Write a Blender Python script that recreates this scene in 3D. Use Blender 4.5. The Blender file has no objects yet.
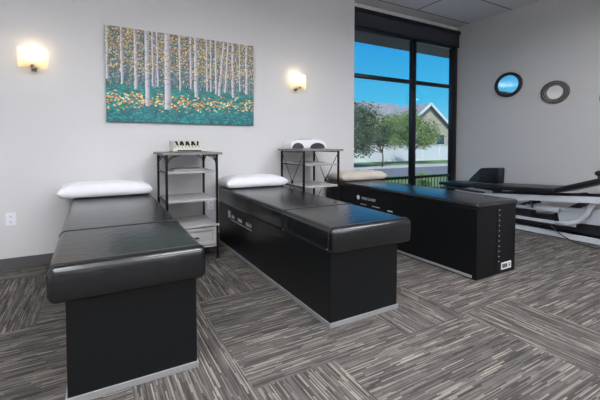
import bpy, bmesh, math, random
from mathutils import Vector, Matrix, noise
random.seed(7)
C = bpy.context.scene.collection
PI = math.pi

# ------------------------------------------------------------------ materials
def s2l(c):
    return tuple(((v/255)/12.92 if v/255 <= .04045 else ((v/255+.055)/1.055)**2.4) for v in c)
def mat(name, rgb, rough=.5, metal=0, bump=0, bscale=200, var=0, vscale=6, coat=0, spec=.5, bdist=.002):
    m = bpy.data.materials.new(name); m.use_nodes = True
    nt = m.node_tree; b = nt.nodes['Principled BSDF']
    col = s2l(rgb)+(1,)
    b.inputs['Base Color'].default_value = col
    b.inputs['Roughness'].default_value = rough
    b.inputs['Metallic'].default_value = metal
    b.inputs['Coat Weight'].default_value = coat
    b.inputs['Specular IOR Level'].default_value = spec
    tc = nt.nodes.new('ShaderNodeTexCoord')
    if var:
        n = nt.nodes.new('ShaderNodeTexNoise'); n.inputs['Scale'].default_value = vscale; n.inputs['Detail'].default_value = 4
        r = nt.nodes.new('ShaderNodeValToRGB')
        r.color_ramp.elements[0].position = .3; r.color_ramp.elements[1].position = .7
        r.color_ramp.elements[0].color = tuple(max(0, v*(1-var)) for v in col[:3])+(1,)
        r.color_ramp.elements[1].color = tuple(min(1, v*(1+var)) for v in col[:3])+(1,)
        nt.links.new(tc.outputs['Object'], n.inputs['Vector']); nt.links.new(n.outputs['Fac'], r.inputs['Fac'])
        nt.links.new(r.outputs['Color'], b.inputs['Base Color'])
    if bump:
        n = nt.nodes.new('ShaderNodeTexNoise'); n.inputs['Scale'].default_value = bscale; n.inputs['Detail'].default_value = 3
        bp = nt.nodes.new('ShaderNodeBump'); bp.inputs['Strength'].default_value = bump; bp.inputs['Distance'].default_value = bdist
        nt.links.new(tc.outputs['Object'], n.inputs['Vector']); nt.links.new(n.outputs['Fac'], bp.inputs['Height'])
        nt.links.new(bp.outputs['Normal'], b.inputs['Normal'])
    return m

def carpet(name, along_x):
    m = bpy.data.materials.new(name); m.use_nodes = True
    nt = m.node_tree; b = nt.nodes['Principled BSDF']; L = nt.links.new
    b.inputs['Roughness'].default_value = .95; b.inputs['Specular IOR Level'].default_value = .1
    tc = nt.nodes.new('ShaderNodeTexCoord')
    def nz(sc, detail=2, rough=.5):
        mp = nt.nodes.new('ShaderNodeMapping')
        mp.inputs['Scale'].default_value = (sc[0], sc[1], 1) if along_x else (sc[1], sc[0], 1)
        n = nt.nodes.new('ShaderNodeTexNoise'); n.inputs['Scale'].default_value = 1
        n.inputs['Detail'].default_value = detail; n.inputs['Roughness'].default_value = rough
        L(tc.outputs['Object'], mp.inputs['Vector']); L(mp.outputs['Vector'], n.inputs['Vector'])
        return n
    # woven rows of short yarn runs: every row has its own shift, every run its own tone
    sep = nt.nodes.new('ShaderNodeSeparateXYZ'); L(tc.outputs['Object'], sep.inputs[0])
    U, V = ('X', 'Y') if along_x else ('Y', 'X')
    def mth(op, a, b=None):
        n = nt.nodes.new('ShaderNodeMath'); n.operation = op
        for q, v in ((0, a), (1, b)):
            if v is None: continue
            if isinstance(v, (int, float)): n.inputs[q].default_value = v
            else: L(v, n.inputs[q])
        return n.outputs[0]
    row = mth('FLOOR', mth('MULTIPLY', sep.outputs[V], 145))
    w1 = nt.nodes.new('ShaderNodeTexWhiteNoise'); w1.noise_dimensions = '1D'; L(row, w1.inputs['W'])
    run = mth('FLOOR', mth('ADD', mth('MULTIPLY', sep.outputs[U], 5.5), mth('MULTIPLY', w1.outputs['Value'], 7.0)))
    cb = nt.nodes.new('ShaderNodeCombineXYZ'); L(run, cb.inputs[0]); L(row, cb.inputs[1])
    n1 = nt.nodes.new('ShaderNodeTexWhiteNoise'); n1.noise_dimensions = '2D'; L(cb.outputs[0], n1.inputs['Vector'])
    class _: pass
    r1 = nt.nodes.new('ShaderNodeValToRGB'); cr = r1.color_ramp
    cr.elements[0].position = 0; cr.elements[0].color = s2l((66, 63, 61))+(1,)
    cr.elements[1].position = 1; cr.elements[1].color = s2l((146, 139, 130))+(1,)
    e = cr.elements.new(.35); e.color = s2l((84, 81, 79))+(1,)
    e = cr.elements.new(.78); e.color = s2l((104, 100, 96))+(1,)
    n2 = nz((5.0, 12.0), 3)
    r2 = nt.nodes.new('ShaderNodeValToRGB')
    r2.color_ramp.elements[0].position = .33; r2.color_ramp.elements[0].color = (.78, .78, .79, 1)
    r2.color_ramp.elements[1].position = .68; r2.color_ramp.elements[1].color = (1.12, 1.11, 1.09, 1)
    mx = nt.nodes.new('ShaderNodeMix'); mx.data_type = 'RGBA'; mx.blend_type = 'MULTIPLY'; mx.inputs['Factor'].default_value = 1
    L(n1.outputs['Value'], r1.inputs['Fac']); L(n2.outputs['Fac'], r2.inputs['Fac'])
    L(r1.outputs['Color'], mx.inputs['A']); L(r2.outputs['Color'], mx.inputs['B'])
    L(mx.outputs['Result'], b.inputs['Base Color'])
    bp = nt.nodes.new('ShaderNodeBump'); bp.inputs['Strength'].default_value = .5; bp.inputs['Distance'].default_value = .002
    L(n1.outputs['Value'], bp.inputs['Height']); L(bp.outputs['Normal'], b.inputs['Normal'])
    return m

def emis(name, rgb, strength):
    m = bpy.data.materials.new(name); m.use_nodes = True
    b = m.node_tree.nodes['Principled BSDF']
    b.inputs['Base Color'].default_value = s2l(rgb)+(1,)
    b.inputs['Emission Color'].default_value = s2l(rgb)+(1,)
    b.inputs['Emission Strength'].default_value = strength
    return m

def glassy(name, tint=(.93, .96, .96), fac=.05):
    m = bpy.data.materials.new(name); m.use_nodes = True
    nt = m.node_tree; nt.nodes.clear()
    o = nt.nodes.new('ShaderNodeOutputMaterial'); t = nt.nodes.new('ShaderNodeBsdfTransparent')
    t.inputs['Color'].default_value = tint+(1,)
    g = nt.nodes.new('ShaderNodeBsdfGlossy'); g.inputs['Roughness'].default_value = .02
    x = nt.nodes.new('ShaderNodeMixShader'); x.inputs['Fac'].default_value = fac
    nt.links.new(t.outputs[0], x.inputs[1]); nt.links.new(g.outputs[0], x.inputs[2]); nt.links.new(x.outputs[0], o.inputs[0])
    return m

def frosted(name, rgb):
    m = bpy.data.materials.new(name); m.use_nodes = True
    nt = m.node_tree; nt.nodes.clear()
    o = nt.nodes.new('ShaderNodeOutputMaterial')
    d = nt.nodes.new('ShaderNodeBsdfTranslucent'); d.inputs['Color'].default_value = s2l(rgb)+(1,)
    g = nt.nodes.new('ShaderNodeBsdfTransparent'); g.inputs['Color'].default_value = (.95, .93, .88, 1)
    x = nt.nodes.new('ShaderNodeMixShader'); x.inputs['Fac'].default_value = .45
    nt.links.new(d.outputs[0], x.inputs[1]); nt.links.new(g.outputs[0], x.inputs[2]); nt.links.new(x.outputs[0], o.inputs[0])
    return m

M = {}
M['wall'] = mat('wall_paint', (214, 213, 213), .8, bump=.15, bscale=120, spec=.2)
M['wall_dim'] = mat('wall_paint_dim', (186, 184, 183), .8, bump=.15, bscale=120, spec=.2)  # same wall paint darkened: weaker light on the right wall put into colour
M['ceiling'] = mat('ceiling_tile', (222, 222, 224), .9, bump=.4, bscale=160, var=.04, vscale=60, spec=.1)
M['tbar'] = mat('ceiling_grid', (105, 105, 108), .6)
M['base'] = mat('baseboard_rubber', (92, 90, 92), .5)
M['frame'] = mat('window_frame_bronze', (26, 30, 38), .35, metal=.3)
M['shade'] = mat('shade_fabric', (46, 50, 60), .8, bump=.3, bscale=500)
M['glass'] = glassy('window_glass')
M['vinyl'] = mat('black_vinyl', (20, 22, 25), .24, bump=.4, bscale=18, spec=.75, bdist=.006)
M['vinyl_soft'] = mat('black_vinyl_soft', (20, 21, 24), .34, bump=.5, bscale=14, spec=.5, bdist=.006)
M['piping'] = mat('piping_vinyl', (20, 20, 23), .4)
M['laminate'] = mat('black_laminate', (12, 15, 18), .34, bump=.15, bscale=300, spec=.45, bdist=.001)
M['laminate3'] = mat('black_laminate_matte', (12, 14, 16), .42, bump=.15, bscale=300, spec=.3, bdist=.001)
M['trim'] = mat('aluminium_trim', (150, 150, 152), .45, metal=.1)
M['white'] = mat('paper_cover', (236, 236, 240), .75, bump=.6, bscale=22, spec=.2, bdist=.01)
M['cream'] = mat('cream_cover', (208, 199, 188), .8, bump=.9, bscale=24, spec=.2, bdist=.01)
M['wood'] = mat('grey_oak', (172, 169, 168), .6, var=.07, vscale=40, bump=.2, bscale=60)
M['wood_top'] = mat('grey_oak_top', (128, 124, 122), .6, var=.1, vscale=40, bump=.2, bscale=60)
M['black'] = mat('black_metal', (14, 14, 15), .4, metal=.4)
M['handle'] = mat('dark_handle', (30, 28, 28), .35, metal=.6)
M['wmetal'] = mat('white_enamel', (188, 192, 198), .4)
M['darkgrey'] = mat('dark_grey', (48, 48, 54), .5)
M['device'] = mat('beige_plastic', (206, 206, 190), .5)
M['device_w'] = mat('white_plastic', (232, 234, 236), .35)
M['mark'] = mat('white_print', (225, 225, 228), .6)
M['plate'] = mat('outlet_plate', (236, 238, 244), .4)
M['slot'] = mat('outlet_slot', (70, 78, 96), .5)
M['mag'] = mat('grey_card', (150, 148, 150), .6, var=.1, vscale=30)
M['mirror'] = mat('mirror_glass', (235, 238, 240), .03, metal=1)
M['ring_dark'] = mat('dark_bronze_ring', (52, 46, 44), .4, metal=.5)
M['ring_silver'] = mat('antique_silver_ring', (176, 170, 162), .4, metal=.2)
M['ring_mid'] = mat('aged_bronze_ring', (66, 60, 56), .4, metal=.4)
M['sconce_metal'] = mat('brushed_nickel', (120, 112, 104), .35, metal=.8)
M['sconce_glass'] = frosted('frosted_glass', (255, 246, 226))
M['bulb'] = emis('bulb_glow', (255, 226, 170), 9)
M['panel'] = emis('added_light_diffuser', (244, 246, 250), 21.5)  # glow of the added room lights
M['grass'] = mat('lawn', (112, 140, 84), .95, var=.25, vscale=3)
M['asphalt'] = mat('asphalt', (128, 132, 138), .9, var=.06, vscale=8)
M['concrete'] = mat('concrete', (205, 202, 196), .9, var=.05)
M['fence'] = mat('vinyl_fence', (226, 228, 232), .6)
M['siding'] = mat('siding', (178, 170, 158), .8, var=.05)
M['stone'] = mat('beige_wall', (196, 180, 160), .8, var=.1)
M['fascia'] = mat('white_fascia', (240, 240, 240), .6)
M['roof'] = mat('grey_shingle', (158, 156, 160), .9, var=.15, vscale=14)
M['leaf'] = mat('green_leaf', (132, 156, 92), .7, var=.4, vscale=2.5)
M['leaf_dark'] = mat('dark_leaf', (76, 100, 68), .7, var=.4, vscale=2.5)
M['bark'] = mat('bark', (96, 84, 74), .9, var=.2)
M['dark_glass'] = mat('house_glass', (60, 70, 84), .1)
M['soffit'] = mat('soffit_board', (104, 80, 74), .85)
M['rooftile'] = mat('roof_deck', (120, 120, 120), .9)

# ------------------------------------------------------------------ mesh helpers
class MB:
    def __init__(self): self.bm = bmesh.new(); self.mi = 0
    def _merge(self, b, bevel=0, seg=2):
        if bevel: bmesh.ops.bevel(b, geom=list(b.edges), offset=bevel, segments=seg, profile=.5, affect='EDGES')
        vm = {v: self.bm.verts.new(v.co) for v in b.verts}
        for f in b.faces:
            try:
                nf = self.bm.faces.new([vm[v] for v in f.verts]); nf.material_index = self.mi; nf.smooth = f.smooth
            except ValueError: pass
        b.free(); return list(vm.values())
    def box(self, x0, x1, y0, y1, z0, z1, bevel=0, seg=2):
        b = bmesh.new()
        bmesh.ops.create_cube(b, size=1)
        for v in b.verts:
            v.co = Vector(((x0+x1)/2+v.co.x*(x1-x0), (y0+y1)/2+v.co.y*(y1-y0), (z0+z1)/2+v.co.z*(z1-z0)))
        vs = self._merge(b, bevel, seg); return vs
    def prism(self, pts, axis, a0, a1, bevel=0, seg=2):
        """outline pts in the two other axes, extruded along axis from a0 to a1"""
        b = bmesh.new()
        def P(p, a):
            if axis == 'x': return Vector((a, p[0], p[1]))
            if axis == 'y': return Vector((p[0], a, p[1]))
            return Vector((p[0], p[1], a))
        A = [b.verts.new(P(p, a0)) for p in pts]; B = [b.verts.new(P(p, a1)) for p in pts]
        n = len(pts)
        b.faces.new(A); b.faces.new(B[::-1])
        for i in range(n): b.faces.new([A[i], B[i], B[(i+1) % n], A[(i+1) % n]])
        bmesh.ops.recalc_face_normals(b, faces=b.faces)
        return self._merge(b, bevel, seg)
    def bar(self, p0, p1, w, h=None, bevel=0):
        h = h or w; p0 = Vector(p0); p1 = Vector(p1); d = (p1-p0); L = d.length; d.normalize()
        up = Vector((0, 0, 1)) if abs(d.z) < .95 else Vector((0, 1, 0))
        s = d.cross(up).normalized(); u = s.cross(d).normalized()
        b = bmesh.new(); bmesh.ops.create_cube(b, size=1)
        for v in b.verts: v.co = p0 + d*(v.co.x+.5)*L + s*v.co.y*w + u*v.co.z*h
        return self._merge(b, bevel)
    def tube(self, pts, r, n=8, cap=True, r1=None):
        pts = [Vector(p) for p in pts]; N = len(pts); rings = []
        ref = None
        for i, p in enumerate(pts):
            d = (pts[min(i+1, N-1)]-pts[max(i-1, 0)]).normalized()
            if ref is None: ref = Vector((0, 0, 1)) if abs(d.z) < .9 else Vector((1, 0, 0))
            s = d.cross(ref).normalized(); u = s.cross(d).normalized(); ref = u
            rr = r if r1 is None else r+(r1-r)*i/(N-1)
            rings.append([self.bm.verts.new(p+(s*math.cos(2*PI*k/n)+u*math.sin(2*PI*k/n))*rr) for k in range(n)])
        for i in range(N-1):
            for k in range(n):
                f = self.bm.faces.new([rings[i][k], rings[i][(k+1) % n], rings[i+1][(k+1) % n], rings[i+1][k]]); f.smooth = True; f.material_index = self.mi
        if cap:
            for R in (rings[0][::-1], rings[-1]):
                f = self.bm.faces.new(R); f.material_index = self.mi
    def ball(self, c, r, sx=1, sy=1, sz=1, sub=2):
        b = bmesh.new(); bmesh.ops.create_icosphere(b, subdivisions=sub, radius=r)
        for v in b.verts: v.co = Vector((v.co.x*sx, v.co.y*sy, v.co.z*sz))+Vector(c)
        for f in b.faces: f.smooth = True
        return self._merge(b)
    def quad(self, a, b, c, d):
        f = self.bm.faces.new([self.bm.verts.new(Vector(p)) for p in (a, b, c, d)]); f.material_index = self.mi; return f
    def build(self, name, mats, parent=None, fn=None, smooth=False, recalc=True):
        if fn:
            for v in self.bm.verts: v.co = Vector(fn(v.co))
        if recalc: bmesh.ops.recalc_face_normals(self.bm, faces=self.bm.faces)
        me = bpy.data.meshes.new(name)
        if parent is not None:
            off = parent.location
            for v in self.bm.verts: v.co -= off
        self.bm.to_mesh(me); self.bm.free()
        for m in (mats if isinstance(mats, list) else [mats]): me.materials.append(m)
        if smooth:
            for p in me.polygons: p.use_smooth = True
        o = bpy.data.objects.new(name, me); C.objects.link(o)
        if parent is not None: o.parent = parent
        return o

def build_each(mb, name, m, parent, fn=None):
    bm = mb.bm; bmesh.ops.remove_doubles(bm, verts=bm.verts, dist=1e-6); seen = set(); out = []
    bm.verts.index_update()
    for v in list(bm.verts):
        if v in seen: continue
        st = [v]; comp = []; seen.add(v)
        while st:
            q = st.pop(); comp.append(q)
            for e in q.link_edges:
                w = e.other_vert(q)
                if w not in seen: seen.add(w); st.append(w)
        cs = set(comp); nb = MB(); vm = {q: nb.bm.verts.new(q.co) for q in comp}
        for f in {f for q in comp for f in q.link_faces}:
            g = nb.bm.faces.new([vm[q] for q in f.verts]); g.smooth = f.smooth
        out.append(nb.build(name, m, parent, fn))
    bm.free(); return out
def tag(o, label=None, cat=None, group=None, kind=None):
    if label: o['label'] = label
    if cat: o['category'] = cat
    if group: o['group'] = group
    if kind: o['kind'] = kind
    return o
def thing(name, loc, label, cat, group=None):
    o = bpy.data.objects.new(name, None); C.objects.link(o); o.location = loc; o.empty_display_size = .1
    return tag(o, label, cat, group)
def smooth_bevel(o, w, seg=3, angle=40):
    b = o.modifiers.new('bevel', 'BEVEL'); b.width = w; b.segments = seg; b.limit_method = 'ANGLE'; b.angle_limit = math.radians(angle)
    for p in o.data.polygons: p.use_smooth = True
    b.harden_normals = False

YB, YW, XR, ZC = 4.39, 4.45, 5.93, 3.40
XL, YF = -2.3, -2.6
# ------------------------------------------------------------------ room shell
dirY = {(-1,-1),(-1,-2),(-1,0),(-1,1),(-1,2),(0,-1),(0,-2),(0,2),(0,3),(2,0),(3,-1),(3,-2),(3,-3),(-3,2),(-3,3),(-4,2),(-4,3),
        (4,2),(5,1),(6,-1),(5,-2),(7,2),(8,1),(6,3),(-2,-1),(-3,-1),(1,-3),(4,-3)}
bm = bmesh.new()
XS = [XL, -1.86, -1.36, -.86, -.36, .14, .66, 1.14, 1.68, 2.25, 2.8, 3.35, 3.9, 4.45, 5.0, 5.55, XR]
for q in range(len(XS)-1):
    i = q-6; sh = .15 if i <= -2 else 0
    YS = [YF]+[y for y in (1.61+.57*j+sh for j in range(-7, 6)) if YF+.02 < y < YW+.1]+[YW+.12]
    for k in range(len(YS)-1):
        j = int(math.floor((YS[k]+.05-1.61-sh)/.57)) if k else -8
        f = bm.faces.new([bm.verts.new(p) for p in ((XS[q], YS[k], 0), (XS[q+1], YS[k], 0), (XS[q+1], YS[k+1], 0), (XS[q], YS[k+1], 0))])
        f.material_index = 1 if (i, j) in dirY else 0
bmesh.ops.remove_doubles(bm, verts=bm.verts, dist=.0005)
r = bmesh.ops.extrude_face_region(bm, geom=list(bm.faces))
for v in [g for g in r['geom'] if isinstance(g, bmesh.types.BMVert)]: v.co.z = -.12
bmesh.ops.recalc_face_normals(bm, faces=bm.faces)
me = bpy.data.meshes.new('floor'); bm.to_mesh(me); bm.free()
me.materials.append(carpet('carpet_stripe_across', True)); me.materials.append(carpet('carpet_stripe_deep', False))
fl = bpy.data.objects.new('floor', me); C.objects.link(fl); tag(fl, kind='structure')

def struct(name, m, boxes, bevel=0):
    mb = MB()
    for b in boxes: mb.box(*b, bevel=bevel)
    return tag(mb.build(name, m), kind='structure')
WX = 3.45   # left edge of the window opening
struct('wall_back', M['wall'], [(XL-.1, WX, YB, YB+.10, 0, ZC), (WX-.02, XR+.1, YW+.02, YW+.14, 3.31, ZC), (WX-.02, XR+.1, YW, YW+.14, 0, .30),
                                (XL-.1, WX-.12, YB+.10, YB+.2, 0, ZC)])
struct('wall_right', M['wall_dim'], [(XR, XR+.15, YF, YW+.14, 0, ZC)])
struct('wall_left', M['wall'], [(XL-.12, XL, YF, YB, 0, ZC)])
struct('wall_front', M['wall'], [(XL-.12, XR+.15, YF-.12, YF, 0, ZC)])
struct('ceiling', M['ceiling'], [(XL-.12, XR+.15, YF-.12, YW+.14, ZC, ZC+.12)])
struct('roof', M['rooftile'], [(XL-.3, XR+.4, YF-.3, YW+.14, ZC+.12, ZC+.4)])
mb = MB()
for y in (4.225, 3.45, 2.68, 1.91, 1.14, .37, -.4, -1.17, -1.94): mb.box(XL, XR, y-.009, y+.009, ZC-.004, ZC)
for x in (4.6, 3.2, 1.8, .4, -1.0): mb.box(x-.009, x+.009, YF, 4.225, ZC-.004, ZC)
tag(mb.build('trim_1', M['tbar']), kind='structure')
struct('trim_2', M['wall'], [(WX-.05, XR, 4.234, YW+.02, ZC-.006, ZC)])
struct('baseboard_back', M['base'], [(XL, WX, YB-.012, YB, 0, .105)])
struct('baseboard_right', M['base'], [(XR-.012, XR, YF, YW, 0, .105)])

# window
mb = MB(); y0, y1 = YW, YW+.06
mb.box(WX-.1, WX+.01, y0, y1, .30, 3.31)            # left jamb, behind the wall edge
mb.box(5.765, XR, y0, y1, .30, 3.31)
mb.box(WX, XR, y0, y1, 2.98, 3.31)
mb.box(WX, XR, y0, y1, .30, .36)
mb.box(4.735, 4.85, y0, y1, .36, 3.2)
mb.box(WX, 5.78, y0+.005, y1, 2.25, 2.315)
mb.box(WX, 5.78, y0+.005, y1, .615, .66)
win = tag(mb.build('window_1', M['frame']), kind='structure')
smooth_bevel(win, .004, 1)
mb = MB()
for (a, b) in ((WX, 4.74), (4.84, 5.77)):
    for (c, d) in ((.34, .62), (.65, 2.24), (2.29, 3.2)):
        mb.box(a, b, y0+.035, y0+.041, c, d)
mb.build('window_glass', M['glass'], win)

# roller shade
t = thing('roller_shade', (4.69, YW-.03, 3.01), 'dark charcoal roller shade rolled up in its cassette at the top of the window', 'window shade')
mb = MB(); mb.box(WX+.005, XR-.005, YW-.065, YW-.002, 3.235, 3.30, bevel=.006); mb.build('cassette', M['frame'], t)
mb = MB(); mb.box(WX+.01, XR-.02, YW-.045, YW-.03, 3.03, 3.24); mb.build('shade_cloth', M['shade'], t)
mb = MB(); mb.box(WX+.01, XR-.02, YW-.052, YW-.022, 3.005, 3.035, bevel=.004); mb.build('hem_bar', M['frame'], t)

# ------------------------------------------------------------------ roller tables
def shift(fn_y0, fn_y1, rise):
    def f(c):
        k = max(0, (c.y-fn_y0)/(fn_y1-fn_y0)); s = min(1, max(0, (c.z-.48)/.1))
        return (c.x, c.y, c.z+rise*k*s)
    return f
def cushion(x0, x1, y0, y1, z0, z1, r, zr):
    """upholstered block with softly rounded edges and slight crown"""
    mb = MB(); b = bmesh.new()
    bmesh.ops.create_cube(b, size=1)
    for v in b.verts: v.co = Vector(((x0+x1)/2+v.co.x*(x1-x0), (y0+y1)/2+v.co.y*(y1-y0), (z0+z1)/2+v.co.z*(z1-z0)))
    bmesh.ops.bevel(b, geom=list(b.edges), offset=r, segments=5, profile=.5, affect='EDGES')
    for f in b.faces: f.smooth = True
    mb._merge(b); return mb
def table(loc, label, x0, x1, bx0, bx1, yf, yb, marks):
    t = thing('massage_table', loc, label, 'table', None)
    mb = MB(); mb.box(bx0, bx1, yf+.05, yb, .0, .505, bevel=.004); mb.build('base_cabinet', M['laminate'], t)
    mb = MB()
    mb.box(bx0-.007, bx1+.007, yf+.041, yf+.05, .002, .034, bevel=.002)
    mb.box(bx0-.008, bx0, yf+.05, yb, .002, .034, bevel=.002)
    mb.box(bx1, bx1+.008, yf+.05, yb, .002, .034, bevel=.002)
    build_each(mb, 'base_trim', M['trim'], t)
    ym = yf+.72
    f = shift(yf, yb, .04)
    mb = cushion(x0, x1, yf, yb, .49, .662, .036, 0); mb.build('cushion', M['vinyl'], t, f)
    # piping along the front top edge and down the corners, and at the cushion join
    def pipe(y, inset, zdrop):
        pts = []
        for k in range(7):
            a = PI*.5*k/6; pts.append((x0+.034-.0345*math.cos(a), y, .629+.034*math.sin(a)))
        pts = [(x0-.0005, y, zdrop)] + pts
        R = [(x0+x1-p[0], p[1], p[2]) for p in pts[::-1]]
        return pts+R
    mb = MB(); mb.tube(pipe(yf+.05, 0, .515), .0045, 6)
    mb.tube(pipe(ym, 0, .515), .004, 6)
    build_each(mb, 'piping', M['piping'], t, f)
    mb = MB()
    for (px, py, pz) in ((x0-.001, ym-.02, .52), (x0-.001, yf+.07, .52)): mb.ball((px, py, pz), .006, .6, 1, 1, 1)
    build_each(mb, 'snap', M['trim'], t, None)
    return t
t1 = table((.16, 3.1, 0), 'black vinyl massage table at the left, the one whose short end faces the viewer', -.195, .505, -.13, .462, 1.885, 4.33, 0)
t2 = table((1.61, 3.1, 0), 'middle black massage table, thick cushion and small white print on its side', 1.305, 2.015, 1.318, 1.91, 1.865, 4.33, 1)

def glyphs(mb, x, y, z, n, w, h, seed, gap=.3):
    """run of small letter-like strokes on a face looking towards -x, reading towards -y (from head to foot)"""
    rnd = random.Random(seed); cw = w/n
    for k in range(n):
        a = y-k*cw; b = a-cw*(1-gap); th = h*.2
        mb.box(x-.0012, x, b, b+cw*.2, z, z+h)
        for q in rnd.sample([0, .4, .8], 2): mb.box(x-.0012, x, b, a, z+h*q, z+h*q+th)
        if rnd.random() < .6: mb.box(x-.0012, x, a-cw*.2, a, z, z+h)
# printed marks on the middle table's side
mb = MB(); X = 1.3175
mb.box(X-.0012, X, 3.90, 3.98, .375, .455, bevel=.0004, seg=1)
for k, (a, b) in enumerate(((3.86, 3.76), (3.66, 3.53), (3.42, 3.27))): glyphs(mb, X, a, .385, 5, a-b, .034, k)
mb.box(X-.0012, X, 3.27, 3.88, .358, .366)
mb.build('printed_logo', M['mark'], t2)['label'] = 'white printed emblem and three short words with an underline'

t3 = thing('massage_table', (3.2, 3.1, 0), 'boxy black massage table by the window, thin pad and white label plate', 'table')
mb = MB(); mb.box(2.905, 3.50, 1.96, 4.32, .0, .635, bevel=.004)
def rise3(c): return (c.x, c.y, c.z+(.02*max(0, (c.y-1.96)/2.4) if c.z > .3 else 0))
mb.build('base_cabinet', M['laminate3'], t3, rise3)
mb = MB(); mb.box(2.897, 2.905, 2.0, 4.32, .012, .036, bevel=.002); mb.build('base_trim', M['trim'], t3)
cushion(2.895, 3.512, 1.945, 4.33, .635, .684, .02, 0).build('top_pad', M['vinyl'], t3, rise3)
mb = MB(); mb.box(3.195, 3.199, 1.957, 1.962, .01, .62); mb.build('front_seam', M['piping'], t3)
mb = MB()
for k in range(11):
    z = .12+.048*k; mb.ball((3.235, 1.957, z), .0055, 1, .6, 1, 1)
build_each(mb, 'rivet', M['mark'], t3)
pl = MB(); pl.box(3.275, 3.43, 1.954, 1.96, .035, .10, bevel=.001, seg=1); plate = pl.build('label_plate', M['mark'], t3)
mb = MB(); rnd = random.Random(3)
for k, xx in enumerate((3.288, 3.308, 3.328, 3.348)):
    mb.box(xx, xx+.006, 1.9525, 1.954, .05, .088); mb.box(xx+.01, xx+.016, 1.9525, 1.954, .05, .088)
    zz = .066 if k % 2 == 0 else .08
    mb.box(xx, xx+.016, 1.9525, 1.954, zz, zz+.007)
for z in (.05, .066, .082): mb.box(3.385, 3.408, 1.9525, 1.954, z, z+.006)
mb.box(3.403, 3.409, 1.9525, 1.954, .05, .088)
o = mb.build('plate_lettering', M['slot'], plate)
o.location = (0, 0, 0)
for v in o.data.vertices: v.co -= Vector(t3.location)
mb = MB(); X = 2.9045
# round emblem and one line of print high on the side
pts = [(3.60+.03*math.cos(a*PI/6), .535+.03*math.sin(a*PI/6)) for a in range(12)]
mb.prism(pts, 'x', X-.0012, X); mb.build('printed_emblem', M['mark'], t3)['label'] = 'small white round emblem'
mb = MB(); glyphs(mb, X, 3.53, .52, 7, .26, .03, 9)
mb.box(X-.0012, X, 3.44, 3.56, .455, .462); mb.box(X-.0012, X, 3.2, 3.34, .455, .462); mb.box(X-.0012, X, 2.99, 3.07, .44, .452)
mb.build('printed_logo', M['mark'], t3)['label'] = 'one line of small white lettering with short dashes below'

# ------------------------------------------------------------------ pillows
def pillow(cx_, cy_, z0, w, d, h, m, label, rot=0, seed=1, lean=0):
    mb = MB(); bm = mb.bm; nu, nv = 56, 32; rows = {}
    for side in (1, -1):
        for i in range(nu+1):
            for j in range(nv+1):
                if side == -1 and (i in (0, nu) or j in (0, nv)): rows[(side, i, j)] = rows[(1, i, j)]; continue
                u = -1+2*i/nu; v = -1+2*j/nv
                t_ = ((1-abs(u)**4)**.42)*((1-abs(v)**3.2)**.42)
                px = u*w/2*(1-.05*(1-abs(v))*abs(u)); py = v*d/2*(1-.07*(1-abs(u)**2)*abs(v))
                wr = noise.noise(Vector((u*3.5+seed, v*2.2, side)))*.012+noise.noise(Vector((u*2+seed, v*9, side*2)))*.006+noise.noise(Vector((u*12*abs(u), v*5+seed, side)))*.007*abs(u)
                z = z0+h*.36 + (h*.64*t_+wr*min(1, t_*2) if side == 1 else -h*.36*min(1, t_*2.0)+max(0, wr)*.15)
                z += lean*v
                c, s = math.cos(rot), math.sin(rot)
                rows[(side, i, j)] = bm.verts.new((cx_+px*c-py*s, cy_+px*s+py*c, z))
        for i in range(nu):
            for j in range(nv):
                q = [rows[(side, i, j)], rows[(side, i+1, j)], rows[(side, i+1, j+1)], rows[(side, i, j+1)]]
                try: f = bm.faces.new(q if side == 1 else q[::-1]); f.smooth = True
                except ValueError: pass
    o = mb.build('pillow', m)
    return tag(o, label, 'pillow')
pillow(.095, 4.12, .706, .82, .42, .135, M['white'], 'white papered pillow at the head of the left massage table', 0, 1)
pillow(1.675, 4.12, .706, .79, .42, .13, M['white'], 'white papered pillow at the head of the middle massage table', 0, 5)
pillow(3.31, 4.13, .708, .83, .40, .125, M['cream'], 'cream pillow on the boxy table beneath the window', 0, 9)

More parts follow.
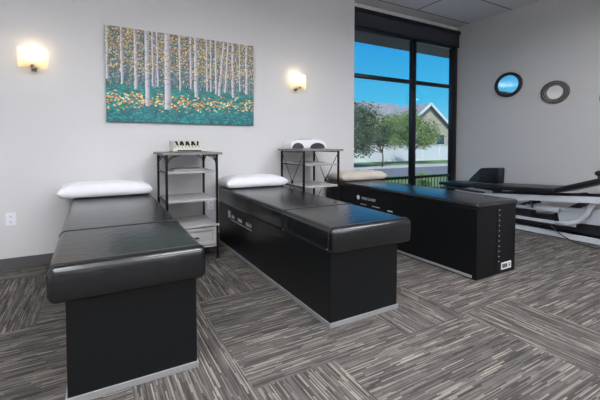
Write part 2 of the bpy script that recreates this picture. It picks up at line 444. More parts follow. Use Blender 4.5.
# ------------------------------------------------------------------ shelf units
def arc(c, r, a0, a1, plane, n=8):
    out = []
    for k in range(n+1):
        a = a0+(a1-a0)*k/n
        if plane == 'xz': out.append((c[0]+r*math.cos(a), c[1], c[2]+r*math.sin(a)))
        else: out.append((c[0], c[1]+r*math.cos(a), c[2]+r*math.sin(a)))
    return out
def shelf_unit(loc, x0, x1, y0, y1, ztop, tiers, label, kind):
    t = thing('shelf_unit', loc, label, 'shelf', 'etageres between the tables')
    del t['group']
    mb = MB(); mb.box(x0-.045, x1+.05, y0-.045, y1+.035, ztop-.024, ztop, bevel=.003); mb.build('top_board', M['wood_top'], t)
    for z, th in tiers:
        mb = MB(); mb.box(x0+.006, x1-.006, y0+.0, y1-.0, z-th, z, bevel=.002); mb.build('shelf_board', M['wood'], t)
    for x in (x0, x1):
        for y in (y0, y1):
            mb = MB(); mb.box(x-.011, x+.011, y-.011, y+.011, .012, ztop-.024, bevel=.001)
            mb.box(x-.024, x+.024, y-.024, y+.024, 0, .012, bevel=.002)
            mb.build('leg', M['black'], t)
    for x in (x0, x1):
        mb = MB(); zs = [z-.01 for z, th in tiers]
        for z in zs: mb.bar((x, y0, z), (x, y1, z), .01, .012)
        mb.bar((x, y0, ztop-.034), (x, y1, ztop-.034), .01, .012)
        if kind == 'x':
            for za, zb in ((ztop-.04, .36), ):
                mb.tube([(x, y0, za), (x, y1, zb)], .0045, 6); mb.tube([(x, y1, za), (x, y0, zb)], .0045, 6)
            mb.ball((x, (y0+y1)/2, (ztop-.04+.36)/2), .024, .5, 1, 1, 2)
        else:
            for r in (.15, .2):
                mb.tube(arc((x, y0+r, ztop-.034-r), r, PI, PI/2, 'yz'), .004, 6)
                mb.tube(arc((x, y1-r, ztop-.034-r), r, 0, PI/2, 'yz'), .004, 6)
        build_each(mb, 'side_brace', M['black'], t)
    if kind != 'x':
        for y in (y0, y1):
            mb = MB()
            for r in (.09, .125):
                mb.tube(arc((x0+r, y, ztop-.034-r), r, PI, PI/2, 'xz'), .004, 6)
                mb.tube(arc((x1-r, y, ztop-.034-r), r, 0, PI/2, 'xz'), .004, 6)
            build_each(mb, 'corner_arch', M['black'], t)
    # drawer box
    mb = MB()
    for b in ((x0-.016, x1+.016, y0-.024, y1, .347, .367), (x0-.012, x1+.012, y0-.006, y1, .125, .143), (x0-.012, x0+.006, y0-.006, y1, .143, .345), (x1-.006, x1+.012, y0-.006, y1, .143, .345), (x0+.006, x1-.006, y1-.01, y1, .143, .345)): mb.box(*b)
    mb.build('drawer_box', M['wood'], t)
    mb = MB(); xa, xb, ya = x0+.014, x1-.014, y0-.006
    mb.box(xa, xb, ya+.01, ya+.022, .153, .335)
    for b in ((xa, xb, ya-.006, ya+.010, .153, .182), (xa, xb, ya-.006, ya+.010, .306, .335), (xa, xa+.035, ya-.006, ya+.010, .182, .306), (xb-.035, xb, ya-.006, ya+.010, .182, .306)): mb.box(*b)
    mb.box(xa+.02, xb-.02, ya+.02, ya+.4, .16, .32)
    d = mb.build('drawer', M['wood'], t)
    mb = MB(); xm = (x0+x1)/2
    mb.bar((xm-.05, ya-.035, .24), (xm+.05, ya-.035, .24), .012, .012, bevel=.002)
    for s in (-.04, .04): mb.bar((xm+s, ya-.035, .24), (xm+s, ya+.006, .24), .01)
    h = mb.build('handle', M['handle'], t); h.parent = d; h.location = (0, 0, 0)
    return t
shelf_unit((.866, 4.02, 0), .613, 1.12, 3.75, 4.29, 1.125, [(.93, .022), (.635, .022)], 'grey wood shelf stand with arched corners and drawer beside the left massage table', 'arch')
shelf_unit((2.417, 4.0, 0), 2.165, 2.67, 3.71, 4.29, 1.15, [(.968, .022), (.70, .022)], 'grey wood shelf stand with crossed black side braces, nearer the window', 'x')
for x, y, z, lb in ((.86, 3.98, .93, 'grey folder lying on the second board of the arched shelf stand'), (2.40, 3.98, .968, 'grey folder lying on the second board of the cross-braced shelf stand')):
    mb = MB(); mb.box(x-.17, x+.17, y-.13, y+.13, z+.0005, z+.012, bevel=.002); mb.box(x-.15, x+.15, y-.12, y+.12, z+.012, z+.02, bevel=.002)
    tag(mb.build('folder', M['mag']), lb, 'folder')

# control box on the left stand
t = thing('control_box', (.85, 3.98, 1.125), 'small beige electronic control box with rows of buttons on the arched shelf stand', 'device')
mb = MB(); zb = 1.128
mb.prism([(3.96, zb), (3.96, zb+.03), (4.06, zb+.11), (4.18, zb+.12), (4.20, zb)], 'x', .715, 1.03, bevel=.006); mb.build('housing', M['device'], t)
def slope(x, s, off):   # point on the sloping front, s 0..1 going up
    n = Vector((0, -.08, .10)).normalized()
    return Vector((x+.02, 3.96+.10*s, zb+.03+.08*s))+n*off
mb = MB()
for k in range(8):
    xx = .752+.03*k
    a, b = slope(xx, .45, .003), slope(xx+.012*(1 if k % 2 else -1)+.004, .97, .003); mb.bar(a, b, .019, .008)
build_each(mb, 'switch', M['black'], t)
mb = MB()
for k in range(7): mb.ball(slope(.757+.037*k, .25, .001), .007, 1, 1, 1, 1)
build_each(mb, 'button', M['slot'], t)
mb = MB(); mb.box(.76, 1.01, 3.953, 3.96, zb+.007, zb+.019); mb.build('jack_strip', M['darkgrey'], t)
mb = MB(); mb.bar(slope(.715, .1, .001), slope(.715, .95, .001), .035, .004); mb.build('side_panel', M['wood'], t)
mb = MB()
for x in (.735, 1.01):
    for y in (3.98, 4.18): mb.ball((x, y, 1.1275), .0035)
build_each(mb, 'rubber_foot', M['black'], t)

# massager on the second stand
t = thing('foot_massager', (2.4, 4.0, 1.15), 'white rounded foot massager with two dark openings on the cross-braced shelf stand', 'device')
mb = MB()
outl = []
for k in range(21):
    a = PI*k/20; outl.append((2.39-.27*math.copysign(abs(math.cos(a))**.55, math.cos(a)), 1.1505+.122*(abs(math.sin(a))**.6)))
mb.prism(outl, 'y', 3.95, 4.22, bevel=.0)
body = mb.build('housing', M['device_w'], t); smooth_bevel(body, .02, 3, 50)
for (xa, xb) in ((2.14, 2.30), (2.40, 2.62)):
    mb = MB(); pts = [(xa, 1.158)]
    for k in range(11):
        a = PI-PI*k/10; pts.append(((xa+xb)/2+(xb-xa)/2*math.cos(a), 1.166+.062*math.sin(a)))
    pts.append((xb, 1.158)); mb.prism(pts, 'y', 3.94, 3.962, bevel=.003); mb.build('foot_opening', M['darkgrey'], t)
mb = MB(); mb.box(2.32, 2.46, 4.0, 4.12, 1.27, 1.277, bevel=.002); mb.build('top_panel', M['slot'], t)

# ------------------------------------------------------------------ outlets
def outlet(x, z, label):
    t = thing('wall_outlet', (x, YB, z), label, 'outlet')
    mb = MB(); mb.box(x-.04, x+.04, YB-.006, YB, z-.062, z+.062, bevel=.002); mb.build('cover_plate', M['plate'], t)
    for dz in (-.027, .027):
        mb = MB(); mb.box(x-.017, x+.017, YB-.009, YB-.006, z+dz-.016, z+dz+.016, bevel=.003); f = mb.build('socket', M['plate'], t)
        mb = MB()
        for dx in (-.008, .006): mb.box(x+dx, x+dx+.003, YB-.0098, YB-.0088, z+dz-.004, z+dz+.009)
        mb.box(x-.003, x+.003, YB-.0098, YB-.0088, z+dz-.013, z+dz-.008)
        s = mb.build('slots', M['slot'], t); s.parent = f; s.location = (0, 0, 0)
outlet(-.718, .484, 'white wall outlet near the floor at the left edge of the photo')
outlet(1.228, .465, 'white wall outlet behind the arched shelf stand')

# ------------------------------------------------------------------ sconces
def sconce(x, z, label):
    t = thing('wall_sconce', (x, YB, z), label, 'wall lamp')
    mb = MB(); mb.box(x-.022, x+.022, YB-.012, YB, z-.108, z-.05, bevel=.003); mb.build('backplate', M['sconce_metal'], t)
    mb = MB(); mb.tube([(x, YB-.01, z-.085), (x, YB-.05, z-.088), (x, YB-.075, z-.07), (x, YB-.075, z-.045)], .007, 8)
    mb.tube([(x, YB-.075, z-.06), (x, YB-.075, z-.03)], .016, 12)
    mb.tube([(x-.045, YB-.115, z-.088), (x+.045, YB-.115, z-.088)], .005, 8)
    mb.tube([(x, YB-.05, z-.088), (x, YB-.128, z-.088)], .005, 8); mb.ball((x, YB-.134, z-.075), .013)
    mb.build('arm', M['sconce_metal'], t)
    mb = MB(); mb.ball((x, YB-.07, z+.005), .026, 1, 1, 1.3); mb.build('bulb', M['bulb'], t)
    mb = MB(); R, W = .20, .118; n = 16; a0 = math.asin(W/R)
    P = lambda a, r, zz: (x+r*math.sin(a), YB-.125+R*1.0-r*math.cos(a)+0, zz)
    for k in range(n):
        a = -a0+2*a0*k/n; b = -a0+2*a0*(k+1)/n
        for r, fl_ in ((R, 1), (R-.004, -1)): mb.quad(P(a, r, z-.095), P(b, r, z-.095), P(b, r, z+.10), P(a, r, z+.10))
        for zz in (z-.095, z+.10): mb.quad(P(a, R-.004, zz), P(b, R-.004, zz), P(b, R, zz), P(a, R, zz))
    for a in (-a0, a0): mb.quad(P(a, R-.004, z-.095), P(a, R, z-.095), P(a, R, z+.10), P(a, R-.004, z+.10))
    bmesh.ops.remove_doubles(mb.bm, verts=mb.bm.verts, dist=.0002)
    mb.build('glass_shade', M['sconce_glass'], t)
    l = bpy.data.lights.new('sconce_light', 'POINT'); l.energy = 1.1; l.color = (1, .78, .5); l.shadow_soft_size = .03
    o = bpy.data.objects.new('sconce_light', l); C.objects.link(o); o.parent = t; o.location = (0, -.07, .06)
sconce(-.505, 2.03, 'lit frosted glass wall sconce left of the birch painting')
sconce(2.425, 2.055, 'lit frosted glass wall sconce right of the birch painting')

# ------------------------------------------------------------------ painting
PX0, PX1, PZ0, PZ1, PYF = .112, 1.790, 1.452, 2.468, YB-.036
W_, H_ = 360, 216
rnd = random.Random(11)
img = [[None]*W_ for _ in range(H_)]
def lerp(a, b, k): return tuple(a[i]+(b[i]-a[i])*k for i in range(3))
for r_ in range(H_):
    v = r_/H_
    for c_ in range(W_):
        n = noise.noise(Vector((c_*.12, r_*.05, 0)))*.5+noise.noise(Vector((c_*.35, r_*.3, 4)))*.5
        if v < .55: a = lerp((112, 128, 128), (74, 112, 122), v/.55)
        elif v < .68: a = lerp((74, 112, 122), (30, 128, 118), (v-.55)/.13)
        else: a = lerp((24, 126, 124), (30, 108, 116), (v-.68)/.32)
        img[r_][c_] = tuple(x+n*46 for x in a)
def dab(cx_, cy_, rx, ry, col, ang=0):
    ca, sa = math.cos(ang), math.sin(ang); R = int(max(rx, ry))+1
    for yy in range(int(cy_)-R, int(cy_)+R+1):
        if not 0 <= yy < H_: continue
        for xx in range(int(cx_)-R, int(cx_)+R+1):
            if not 0 <= xx < W_: continue
            dx, dy = xx-cx_, yy-cy_; p = (dx*ca+dy*sa)/rx; q = (-dx*sa+dy*ca)/ry
            if p*p+q*q <= 1: img[yy][xx] = col
def jit(c, k=14): return tuple(x+rnd.uniform(-k, k) for x in c)
# faint far trunks
for k in range(26):
    x = rnd.uniform(0, W_); w = rnd.uniform(1, 2); b = rnd.uniform(.5, .66)*H_
    for yy in range(0, int(b)):
        for xx in range(int(x), int(x+w)+1):
            if xx < W_: img[yy][xx] = jit((128, 150, 160), 10)
FOL = [(204, 172, 104), (226, 204, 148), (180, 136, 84), (214, 206, 184), (78, 98, 100), (52, 74, 80), (150, 150, 136), (190, 152, 92), (96, 118, 112), (60, 90, 96), (110, 124, 130), (232, 190, 100)]
for k in range(6800):
    v = rnd.random()**1.35*.60; dens = 1 if v < .42 else .35
    if rnd.random() > dens: continue
    dab(rnd.uniform(0, W_), v*H_, rnd.uniform(1., 2.2), rnd.uniform(.8, 1.6), jit(rnd.choice(FOL)), rnd.uniform(0, PI))
for k in range(1300):
    v = rnd.uniform(.60, 1)
    dab(rnd.uniform(0, W_), v*H_, rnd.uniform(2, 5), rnd.uniform(.8, 1.5), jit(rnd.choice([(22, 150, 148), (16, 110, 116), (60, 150, 140), (20, 92, 104), (40, 170, 168), (74, 96, 110)])), rnd.uniform(-.5, .5))
for k in range(430):
    u = rnd.random(); v = rnd.gauss(.76, .045)
    dab(u*W_, v*H_, rnd.uniform(1.2, 3.6), rnd.uniform(1, 2.2), jit(rnd.choice([(224, 186, 92), (236, 220, 150), (206, 148, 70), (190, 120, 90), (240, 232, 190)])), rnd.uniform(-.4, .4))
def xof(zx):   # photographed column of a trunk -> column on the canvas
    px = 90+zx/3.333; a = math.radians(29.66)+math.atan((px-300)/360); X = (YB-.036)*math.tan(a)
    return (X-PX0)/(PX1-PX0)*W_
TR = [(62, 4.5, .56, 0), (111, 5, .60, 0), (157, 6, .65, 0), (195, 9, .82, 0), (262, 13, .85, 0), (303, 4, .63, 0), (356, 8, .69, 0), (392, 3.5, .62, 0),
      (405, 3.5, .62, 0), (422, 5, .64, 0), (441, 5.5, .66, 10), (458, 4, .62, 7), (478, 6, .67, 0), (500, 3, .58, 0), (523, 6, .62, 0), (213, 3, .6, 0), (229, 3, .6, 0), (339, 3.5, .6, 0)]
for zx, w, vb, sl in TR:
    x0 = xof(zx); w = w*.92
    for yy in range(0, int(vb*H_)):
        k = yy/H_; xc = x0+sl*(.3-k)*2.2+noise.noise(Vector((zx, yy*.03, 0)))*1.2; ww = w*(1+.18*k)
        for xx in range(int(xc-ww/2), int(xc+ww/2)+1):
            if 0 <= xx < W_:
                e = (xx-(xc-ww/2))/max(ww, 1); c = lerp((226, 222, 226), (140, 142, 160), min(1, max(0, e*1.0))**1.3)
                img[yy][xx] = jit(c, 9)
        if rnd.random() < .13: dab(xc+rnd.uniform(-.3, .3)*ww, yy, ww*.3, .7, jit((120, 104, 112), 12))
for k in range(420):
    v = rnd.random()*.5; dab(rnd.uniform(0, W_), v*H_, rnd.uniform(1.2, 2.6), rnd.uniform(1, 2), jit(rnd.choice(FOL[:4])), rnd.uniform(0, PI))
me = bpy.data.meshes.new('canvas_face')
verts = [(PX0+(PX1-PX0)*c_/W_, PYF, PZ1-(PZ1-PZ0)*r_/H_) for r_ in range(H_+1) for c_ in range(W_+1)]
faces = [(r_*(W_+1)+c_, (r_+1)*(W_+1)+c_, (r_+1)*(W_+1)+c_+1, r_*(W_+1)+c_+1) for r_ in range(H_) for c_ in range(W_)]
t = thing('painting', ((PX0+PX1)/2, YB, PZ0), 'wide canvas painting of white birch trunks over teal and yellow undergrowth', 'painting')
verts = [(a-t.location.x, b-t.location.y, c-t.location.z) for a, b, c in verts]
me.from_pydata(verts, [], faces)
ca = me.color_attributes.new('paint', 'FLOAT_COLOR', 'CORNER'); buf = []
for r_ in range(H_):
    for c_ in range(W_):
        q = s2l(tuple(min(255, max(0, x)) for x in img[r_][c_])); buf.extend((q[0], q[1], q[2], 1)*4)
ca.data.foreach_set('color', buf)
pm = mat('oil_paint', (255, 255, 255), .55, bump=.3, bscale=80)
at = pm.node_tree.nodes.new('ShaderNodeAttribute'); at.attribute_name = 'paint'
pm.node_tree.links.new(at.outputs['Color'], pm.node_tree.nodes['Principled BSDF'].inputs['Base Color'])
me.materials.append(pm); o = bpy.data.objects.new('canvas_face', me); C.objects.link(o); o.parent = t
mb = MB(); mb.box(PX0, PX1, PYF+.001, YB-.001, PZ0, PZ1); mb.build('canvas_edge', mat('canvas_side', (44, 92, 96), .7, var=.3, vscale=30), t)

# ------------------------------------------------------------------ round mirrors on the right wall
def mirror(y, z, r, inner, m, label, beads=0, rings=3, ky=1.13):
    t = thing('round_mirror', (XR, y, z), label, 'mirror')
    mb = MB(); bm = mb.bm; n = 64
    prof = [(r, 0), (r, .018), (r*.94, .028), (r*(inner+.5)/1.5 if 0 else (r*.5+r*inner*.5), .022), (r*inner*1.04, .03), (r*inner, .02), (r*inner, .004)]
    R = [[bm.verts.new((XR-d, y+ky*q*math.cos(2*PI*k/n), z+q*math.sin(2*PI*k/n))) for k in range(n)] for q, d in prof]
    for a in range(len(R)-1):
        for k in range(n): f = bm.faces.new([R[a][k], R[a][(k+1) % n], R[a+1][(k+1) % n], R[a+1][k]]); f.smooth = True
    bd = MB()
    if beads:
        for rr in [r*(inner+.06+(.94-inner-.04)*q/(rings-1)) for q in range(rings)]:
            for k in range(beads): bd.ball((XR-.028, y+ky*rr*math.cos(2*PI*k/beads), z+rr*math.sin(2*PI*k/beads)), .0085, .8, 1.1, 1, 1)
    mb.build('ring_frame', m, t)
    if beads:
        bd.build('beading', M['ring_silver'], t)
    mb = MB(); R2 = r*inner
    vs = [mb.bm.verts.new((XR-.008, y+ky*R2*math.cos(2*PI*k/n), z+R2*math.sin(2*PI*k/n))) for k in range(n)]; mb.bm.faces.new(vs)
    vs2 = [mb.bm.verts.new((XR-.002, v.co.y, v.co.z)) for v in vs]; mb.bm.faces.new(vs2[::-1])
    for k in range(n): mb.bm.faces.new([vs[k], vs[(k+1) % n], vs2[(k+1) % n], vs2[k]])
    mb.build('mirror_glass', M['mirror'], t)
mirror(3.485, 2.19, .203, .76, M['ring_dark'], 'round wall mirror with dark ring reflecting blue sky, nearest the window', 0)
mirror(2.79, 1.98, .172, .58, M['ring_mid'], 'round wall mirror with wide beaded silver frame, second from the window', 36, 3)
mirror(2.03, 1.83, .185, .62, M['ring_dark'], 'dark-framed round mirror just touching the right edge of the photo', 0)

# ------------------------------------------------------------------ adjustable treatment table by the right wall
t = thing('treatment_table', (5.3, 2.6, 0), 'white-framed adjustable treatment table with black pads along the right wall', 'table')
XA, XB_ = 5.1, 5.6
def padm(y0, y1, z0, z1, th, xa, xb, name, taper=0):
    mb = MB(); b = bmesh.new(); bmesh.ops.create_cube(b, size=1)
    for v in b.verts:
        k = v.co.y+.5; y = y0+(y1-y0)*k; zt = z0+(z1-z0)*k
        ww = 1-(taper if v.co.y > 0 else 0)
        v.co = Vector(((xa+xb)/2+v.co.x*(xb-xa)*ww, y, zt-(th if v.co.z < 0 else 0)))
    bmesh.ops.bevel(b, geom=list(b.edges), offset=.02, segments=4, profile=.5, affect='EDGES')
    for f in b.faces: f.smooth = True
    mb._merge(b); return mb.build(name, M['vinyl_soft'], t)
padm(3.45, 4.13, .605, .583, .055, 4.98, 5.6, 'head_pad', .25)
padm(2.33, 3.44, .652, .60, .06, 4.98, 5.6, 'middle_pad')
padm(1.30, 2.34, 1.03, .655, .06, 4.98, 5.6, 'back_pad')
def bars(name, L, m='wmetal'):
    mb = MB()
    for p0, p1, w, h in L: mb.bar(p0, p1, w, h, bevel=.003)
    return build_each(mb, name, M[m], t)
for x, m_ in ((5.06, 'wmetal'), (5.52, 'darkgrey')):  # far rails coloured dark grey to stand in for shade
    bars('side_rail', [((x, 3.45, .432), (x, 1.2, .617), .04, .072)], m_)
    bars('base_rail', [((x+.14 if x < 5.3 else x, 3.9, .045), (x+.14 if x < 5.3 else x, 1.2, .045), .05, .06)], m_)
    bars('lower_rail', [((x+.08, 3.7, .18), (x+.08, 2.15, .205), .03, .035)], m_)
bars('shadow_beam', [((5.42, 3.8, .16), (5.42, 1.3, .16), .12, .16)], 'darkgrey')  # dark beam added in place of the shadow under the table
bars('thin_rail', [((5.16, 3.5, .33), (5.16, 2.35, .35), .03, .035)])
bars('cross_member', [((5.14, 3.85, .05), (5.6, 3.85, .05), .05, .06), ((5.14, 1.4, .05), (5.6, 1.4, .05), .05, .06)])
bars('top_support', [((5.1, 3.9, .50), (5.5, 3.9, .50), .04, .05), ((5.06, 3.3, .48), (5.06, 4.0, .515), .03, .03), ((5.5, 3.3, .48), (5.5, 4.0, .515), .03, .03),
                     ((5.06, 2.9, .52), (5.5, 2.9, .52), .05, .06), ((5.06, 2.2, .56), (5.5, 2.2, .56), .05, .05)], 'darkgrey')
mb = MB()   # curved lift bracket
mb.tube([(5.12, 1.93+.04, .50), (5.12, 2.0, .44), (5.12, 2.03, .36), (5.12, 2.1, .27), (5.12, 2.22, .215), (5.12, 2.36, .20)], .028, 10); mb.build('lift_bracket', M['wmetal'], t)
mb = MB(); mb.prism([(2.36, .22), (2.40, .40), (1.90, .43), (1.70, .25)], 'x', 5.2, 5.24, bevel=.004); mb.build('lift_plate', M['wmetal'], t)
mb = MB(); mb.tube([(5.17, 2.35, .37), (5.17, 2.75, .36)], .03, 14); mb.tube([(5.17, 2.28, .385), (5.17, 2.36, .372)], .02, 10); mb.build('actuator', M['wmetal'], t)
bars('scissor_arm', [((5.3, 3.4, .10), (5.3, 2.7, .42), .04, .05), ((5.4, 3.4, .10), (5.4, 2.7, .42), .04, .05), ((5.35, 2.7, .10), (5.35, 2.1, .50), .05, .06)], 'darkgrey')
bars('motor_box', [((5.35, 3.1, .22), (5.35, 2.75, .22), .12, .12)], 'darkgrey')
mb = MB(); mb.tube([(5.07, 3.22, .46), (5.03, 3.2, .43), (5.03, 3.15, .42)], .012, 8); mb.ball((5.03, 3.13, .42), .03); mb.build('release_knob', M['black'], t)
for yy in (2.62, 2.85, 3.0): bars('pad_hinge', [((5.07, yy, .36), (5.07, yy+.03, .46), .018, .02)], 'darkgrey')
mb = MB(); mb.tube([(5.12, 2.42, .16), (5.13, 2.32, .07), (5.08, 2.15, .012), (5.0, 1.9, .008), (4.98, 1.6, .008)], .007, 6); mb.build('power_cord', M['darkgrey'], t)
mb = MB(); mb.tube([(5.0, 1.87, .80), (5.0, 1.88, .845)], .012, 8)
mb.ball((5.0, 1.865, .875), .055, .8, 1.0, .62); mb.build('arm_knob', M['vinyl_soft'], t)
for (x, y) in ((5.2, 3.8), (5.52, 3.8), (5.2, 1.5), (5.52, 1.5)):
    mb = MB(); mb.tube([(x, y, 0), (x, y, .02)], .03, 12); mb.build('foot', M['black'], t)

t = thing('head_cushion', (5.2, 3.15, .62), 'black wedge-shaped vinyl cushion on the head end of the treatment table', 'cushion')
mb = MB(); z = .626
mb.prism([(3.62, z), (3.60, z+.04), (3.42, z+.215), (3.38, z+.225), (3.15, z+.24), (3.13, z+.225), (3.14, z+.01), (3.17, z)], 'x', 5.12, 5.29, bevel=.012, seg=3)
o = mb.build('cushion_body', M['vinyl_soft'], t, smooth=True)
mb = MB(); mb.box(5.115, 5.12, 3.15, 3.42, z+.10, z+.108, bevel=.001); mb.build('seam', M['piping'], t)
mb = MB(); mb.box(5.115, 5.12, 3.41, 3.416, z+.01, z+.21); mb.build('seam', M['piping'], t)

# ------------------------------------------------------------------ added ceiling lights (unseen, made up to light the room)
for k, (x, y) in enumerate(((-1.0, 1.1), (-1.1, -.9), (1.2, 1.1), (1.2, -1.3), (3.4, 1.2), (3.4, -1.5))):
    side = ('left', 'middle', 'right')[k//2]; row = ('the row nearer the painting', 'the row farther from the painting')[k % 2]
    t = thing('added_room_light', (x, y, ZC), 'unseen box light added to light the room, %s one of %s' % (side, row), 'ceiling light', 'added unseen box lights')
    zt = 3.02
    mb = MB()
    for q in ((x-.62, x+.62, y-.32, y-.29), (x-.62, x+.62, y+.29, y+.32), (x-.62, x-.59, y-.29, y+.29), (x+.59, x+.62, y-.29, y+.29)): mb.box(*q, zt-.04, zt+.04)
    mb.build('fixture_frame', M['wmetal'], t)
    mb = MB(); mb.box(x-.59, x+.59, y-.29, y+.29, zt-.03, zt+.03); mb.build('diffuser', M['panel'], t)
    mb = MB()
    for dx in (-.55, .55): mb.tube([(x+dx, y+.305, zt+.04), (x+dx, y+.305, ZC)], .004, 6); mb.tube([(x+dx, y-.305, zt+.04), (x+dx, y-.305, ZC)], .004, 6)
    build_each(mb, 'hanger_wire', M['black'], t)

# ------------------------------------------------------------------ outside
GZ = -.4
def ground(name, m, x0, x1, y0, y1, z1, z0=None):
    mb = MB(); mb.box(x0, x1, y0, y1, GZ-.3 if z0 is None else z0, z1); return tag(mb.build(name, m), kind='structure')
ground('bounce_strip', M['concrete'], -30, 90, 4.62, 8.0, GZ)  # concrete strip added instead of lawn to cut green bounce on the soffit
ground('lawn', M['grass'], -30, 90, 8.0, 13.6, GZ)
ground('street', M['asphalt'], -30, 90, 13.6, 18.6, GZ-.02)
ground('sidewalk', M['concrete'], -30, 90, 18.6, 20.6, GZ+.03)
ground('lawn_far', M['grass'], -30, 90, 20.6, 80, GZ+.01)
mb = MB(); mb.box(1.5, 10, YW+.15, 6.02, 3.35, 3.6); tag(mb.build('canopy_soffit', M['soffit']), kind='structure')
# white vinyl fence
t = thing('white_fence', (30, 25.6, GZ), 'long white vinyl privacy fence across the street', 'fence')
mb = MB()
for k in range(80):
    x = 14+k*.5; mb.box(x, x+.49, 25.6, 25.64, GZ+.03, 1.05)
mb.build('boards', M['fence'], t)
mb = MB(); mb.box(14, 54, 25.57, 25.67, 1.05, 1.15); mb.box(14, 54, 25.57, 25.67, GZ+.02, GZ+.12); build_each(mb, 'rail', M['fence'], t)
for k in range(17):
    x = 14+k*2.5; mb = MB(); mb.box(x-.06, x+.06, 25.54, 25.70, GZ, 1.25, bevel=.01); mb.build('post', M['fence'], t)

# low dark railing on the near lawn
t = thing('low_fence', (9, 8.2, GZ), 'low dark metal picket fence on the lawn just outside the window', 'fence')
mb = MB(); mb.box(4, 18, 8.19, 8.22, .18, .21); mb.box(4, 18, 8.19, 8.22, -.3, -.27); build_each(mb, 'rail', M['frame'], t)
mb = MB()
for k in range(94): x = 4+.15*k; mb.box(x, x+.018, 8.2, 8.215, GZ, .2)
mb.build('pickets', M['frame'], t)

# houses
def gable(mb, x0, x1, y0, y1, z0, z1, ov=.4, th=.18, axis='y'):
    """solid gable roof; ridge runs along axis"""
    if axis == 'y':
        xm = (x0+x1)/2; pts = [(x0-ov, z0-.15), (xm, z1), (x1+ov, z0-.15), (x1+ov, z0-.15+th), (xm, z1+th*1.15), (x0-ov, z0-.15+th)]
        mb.prism(pts, 'y', y0-ov, y1+ov)
    else:
        ym = (y0+y1)/2; pts = [(y0-ov, z0-.15), (ym, z1), (y1+ov, z0-.15), (y1+ov, z0-.15+th), (ym, z1+th*1.15), (y0-ov, z0-.15+th)]
        mb.prism(pts, 'x', x0-ov, x1+ov)
t = thing('house', (34, 34, GZ), 'grey-roofed house with a large white-edged gable, across the street behind the fence', 'house')
mb = MB(); mb.box(20, 36.5, 33, 42, GZ, 3.4)
mb.prism([(33, 3.4), (42, 3.4), (37.5, 6.6)], 'x', 20, 36.5)
mb.build('wall', M['siding'], t)
mb = MB(); gable(mb, 20, 36.5, 33, 42, 3.4, 6.7, axis='x'); mb.build('roof', M['roof'], t)
mb = MB(); mb.box(30.5, 39.0, 30, 36, GZ, 2.9); mb.prism([(30.5, 2.9), (39.0, 2.9), (34.75, 5.9)], 'y', 30, 38); mb.build('gable_wing', M['stone'], t)
mb = MB(); gable(mb, 30.5, 39.0, 30, 38, 2.9, 5.95, .4); mb.build('wing_roof', M['roof'], t)
mb = MB()
for s in (-1, 1): mb.bar((34.75, 29.55, 6.08), (34.75+s*4.75, 29.55, 2.78), .06, .30)
build_each(mb, 'wing_fascia', M['fascia'], t)
mb = MB(); mb.box(24.6, 28.6, 31.2, 36, GZ, 3.0); mb.prism([(24.6, 3.0), (28.6, 3.0), (26.6, 4.75)], 'y', 31.2, 37); mb.build('dormer', M['siding'], t)
mb = MB(); gable(mb, 24.6, 28.6, 31.2, 37, 3.0, 4.8, .3); mb.build('dormer_roof', M['roof'], t)
mb = MB()
for s in (-1, 1): mb.bar((26.6, 30.85, 4.88), (26.6+s*2.35, 30.85, 2.85), .05, .2)
build_each(mb, 'dormer_fascia', M['fascia'], t)
for (x0, x1, z0, z1, yy) in ((36.2, 37.6, 1.3, 2.5, 30), (32, 33.4, 1.3, 2.5, 30), (26, 27.2, 1.4, 2.5, 31.2)):
    mb = MB(); mb.box(x0-.08, x1+.08, yy-.06, yy, z0-.08, z1+.08); w = mb.build('window', M['fascia'], t)
    mb = MB(); mb.box(x0, x1, yy-.08, yy-.06, z0, z1); g = mb.build('pane', M['dark_glass'], t); g.parent = w; g.location = (0, 0, 0)

def tree(x, y, blobs, tr, h0, leafm, n, size, label, seed, tl=.1):
    t = thing('tree', (x, y, GZ), label, 'tree')
    rnd = random.Random(seed); mb = MB()
    mb.tube([(x, y, GZ), (x+.05, y, (GZ+h0)/2), (x, y+.05, h0)], tr, 10, r1=tr*.6)
    for (bx, by, bz, r) in blobs:
        mb.tube([(x, y, h0-.25), ((x+bx)/2, (y+by)/2, (h0+bz)/2+.15), (bx, by, bz)], tr*.5, 6, r1=tr*.15)
    mb.build('trunk', M['bark'], t)
    mb = MB(); tot = sum(b[3]**2 for b in blobs)
    for (bx, by, bz, r) in blobs:
        for k in range(int(n*r*r/tot)):
            d = Vector((rnd.gauss(0, 1), rnd.gauss(0, 1), rnd.gauss(0, 1))).normalized()
            rr = r*(rnd.random()**.45)*(1+.6*noise.noise(d*2.4+Vector((bx, by, bz))))
            p = Vector((bx, by, bz))+Vector((d.x*rr, d.y*rr, d.z*rr*.85))
            a = Vector((rnd.gauss(0, 1), rnd.gauss(0, 1), rnd.gauss(0, .6))).normalized(); b = a.cross(Vector((rnd.gauss(0, 1), rnd.gauss(0, 1), rnd.gauss(0, 1)))).normalized()
            s = size*rnd.uniform(.6, 1.3)
            mb.quad(p-a*s, p-b*s*.5, p+a*s, p+b*s*.5)
    mb.build('crown', leafm, t, recalc=False)
tree(18.0, 19.6, [(15.0, 19.5, 3.3, 1.3), (16.6, 19.8, 3.2, 1.1), (15.1, 19.3, 1.8, 1.2), (16.8, 19.6, 2.0, 1.05), (14.6, 19.8, .6, .9), (17.9, 19.5, 1.5, .6), (16.2, 19.6, 1.0, .8), (18.2, 19.5, 2.2, .6)], .06, .9, M['leaf_dark'], 8500, .085,
     'dark green tree at the left of the window view, beside the street', 2)
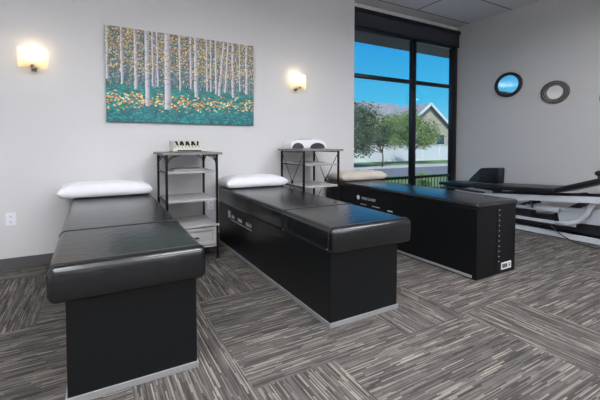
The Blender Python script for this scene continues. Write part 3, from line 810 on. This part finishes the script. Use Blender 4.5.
tree(23.4, 21.6, [(20.0, 21.6, 2.9, 1.0), (25.9, 21.7, 1.9, .8), (23.0, 21.6, 3.5, .9), (20.6, 21.6, 2.6, 1.1), (22.2, 21.5, 2.9, 1.2), (23.8, 21.8, 2.9, 1.15), (25.3, 21.7, 2.5, .95), (22.6, 21.9, 1.8, 1.2), (24.4, 21.5, 1.75, 1.0), (20.6, 21.5, 1.5, .8), (21.4, 21.9, 3.1, .8), (24.8, 21.7, 1.3, .6)], .09, 1.0, M['leaf'], 9500, .085,
     'bright green spreading tree in front of the grey-roofed house', 3)
# shrubs near the building, low in the window
rnd = random.Random(5)
for k, (x, y, lb) in enumerate(((8.6, 9.6, 'low shrub outside seen under the bottom rail of the window, left of the mullion'), (10.5, 9.4, 'low shrub outside seen under the bottom rail of the window, right of the mullion'))):
    t = thing('shrub', (x, y, GZ), lb, 'shrub'); mb = MB()
    for q in range(500):
        d = Vector((rnd.gauss(0, 1), rnd.gauss(0, 1), rnd.gauss(0, 1))).normalized()*rnd.random()**.4
        p = Vector((x+d.x*.6, y+d.y*.4, GZ+.3+d.z*.3)); a = Vector((rnd.gauss(0, 1), rnd.gauss(0, 1), rnd.gauss(0, 1))).normalized(); b = a.orthogonal()
        mb.quad(p-a*.05, p-b*.025, p+a*.05, p+b*.025)
    mb.build('leaves', M['leaf'], t, recalc=False)
    mb = MB()
    for q in range(5): mb.tube([(x+.1*(q-2), y, GZ), (x+.2*(q-2), y, GZ+.4)], .01, 6)
    build_each(mb, 'stem', M['bark'], t)

# ------------------------------------------------------------------ sky and sun
w = bpy.data.worlds.new('sky'); bpy.context.scene.world = w; w.use_nodes = True
nt = w.node_tree; bg = nt.nodes['Background']
tc = nt.nodes.new('ShaderNodeTexCoord'); sep = nt.nodes.new('ShaderNodeSeparateXYZ'); r = nt.nodes.new('ShaderNodeValToRGB')
e = r.color_ramp.elements
e[0].position = .0; e[0].color = s2l((150, 218, 240))+(1,)
e[1].position = .9; e[1].color = s2l((8, 70, 160))+(1,)
x = e.new(.12); x.color = s2l((74, 192, 240))+(1,)
x = e.new(.34); x.color = s2l((6, 140, 226))+(1,)
nt.links.new(tc.outputs['Generated'], sep.inputs[0]); nt.links.new(sep.outputs['Z'], r.inputs['Fac']); nt.links.new(r.outputs['Color'], bg.inputs['Color'])
bg.inputs['Strength'].default_value = 1.1
sl = bpy.data.lights.new('sun', 'SUN'); sl.energy = 4.2; sl.angle = .01; sl.color = (1, .95, .88)
so = bpy.data.objects.new('sun', sl); C.objects.link(so)
so.rotation_euler = Vector((.45, .62, -.75)).normalized().to_track_quat('-Z', 'Y').to_euler(); so.location = (-10, -10, 20)

# ------------------------------------------------------------------ camera
cam = bpy.data.cameras.new('camera'); co = bpy.data.objects.new('camera', cam); C.objects.link(co)
cam.sensor_width = 36; cam.lens = 360/600*36; cam.clip_start = .05; cam.clip_end = 300
co.location = (0, 0, 1.2); co.rotation_euler = (math.radians(88), 0, math.radians(-29.66))
cam.shift_y = -(200-157.57)/600
sc = bpy.context.scene; sc.camera = co
vs = sc.view_settings; vs.view_transform = 'Standard'; vs.look = 'None'; vs.gamma = 1; vs.exposure = 0; vs.use_curve_mapping = False
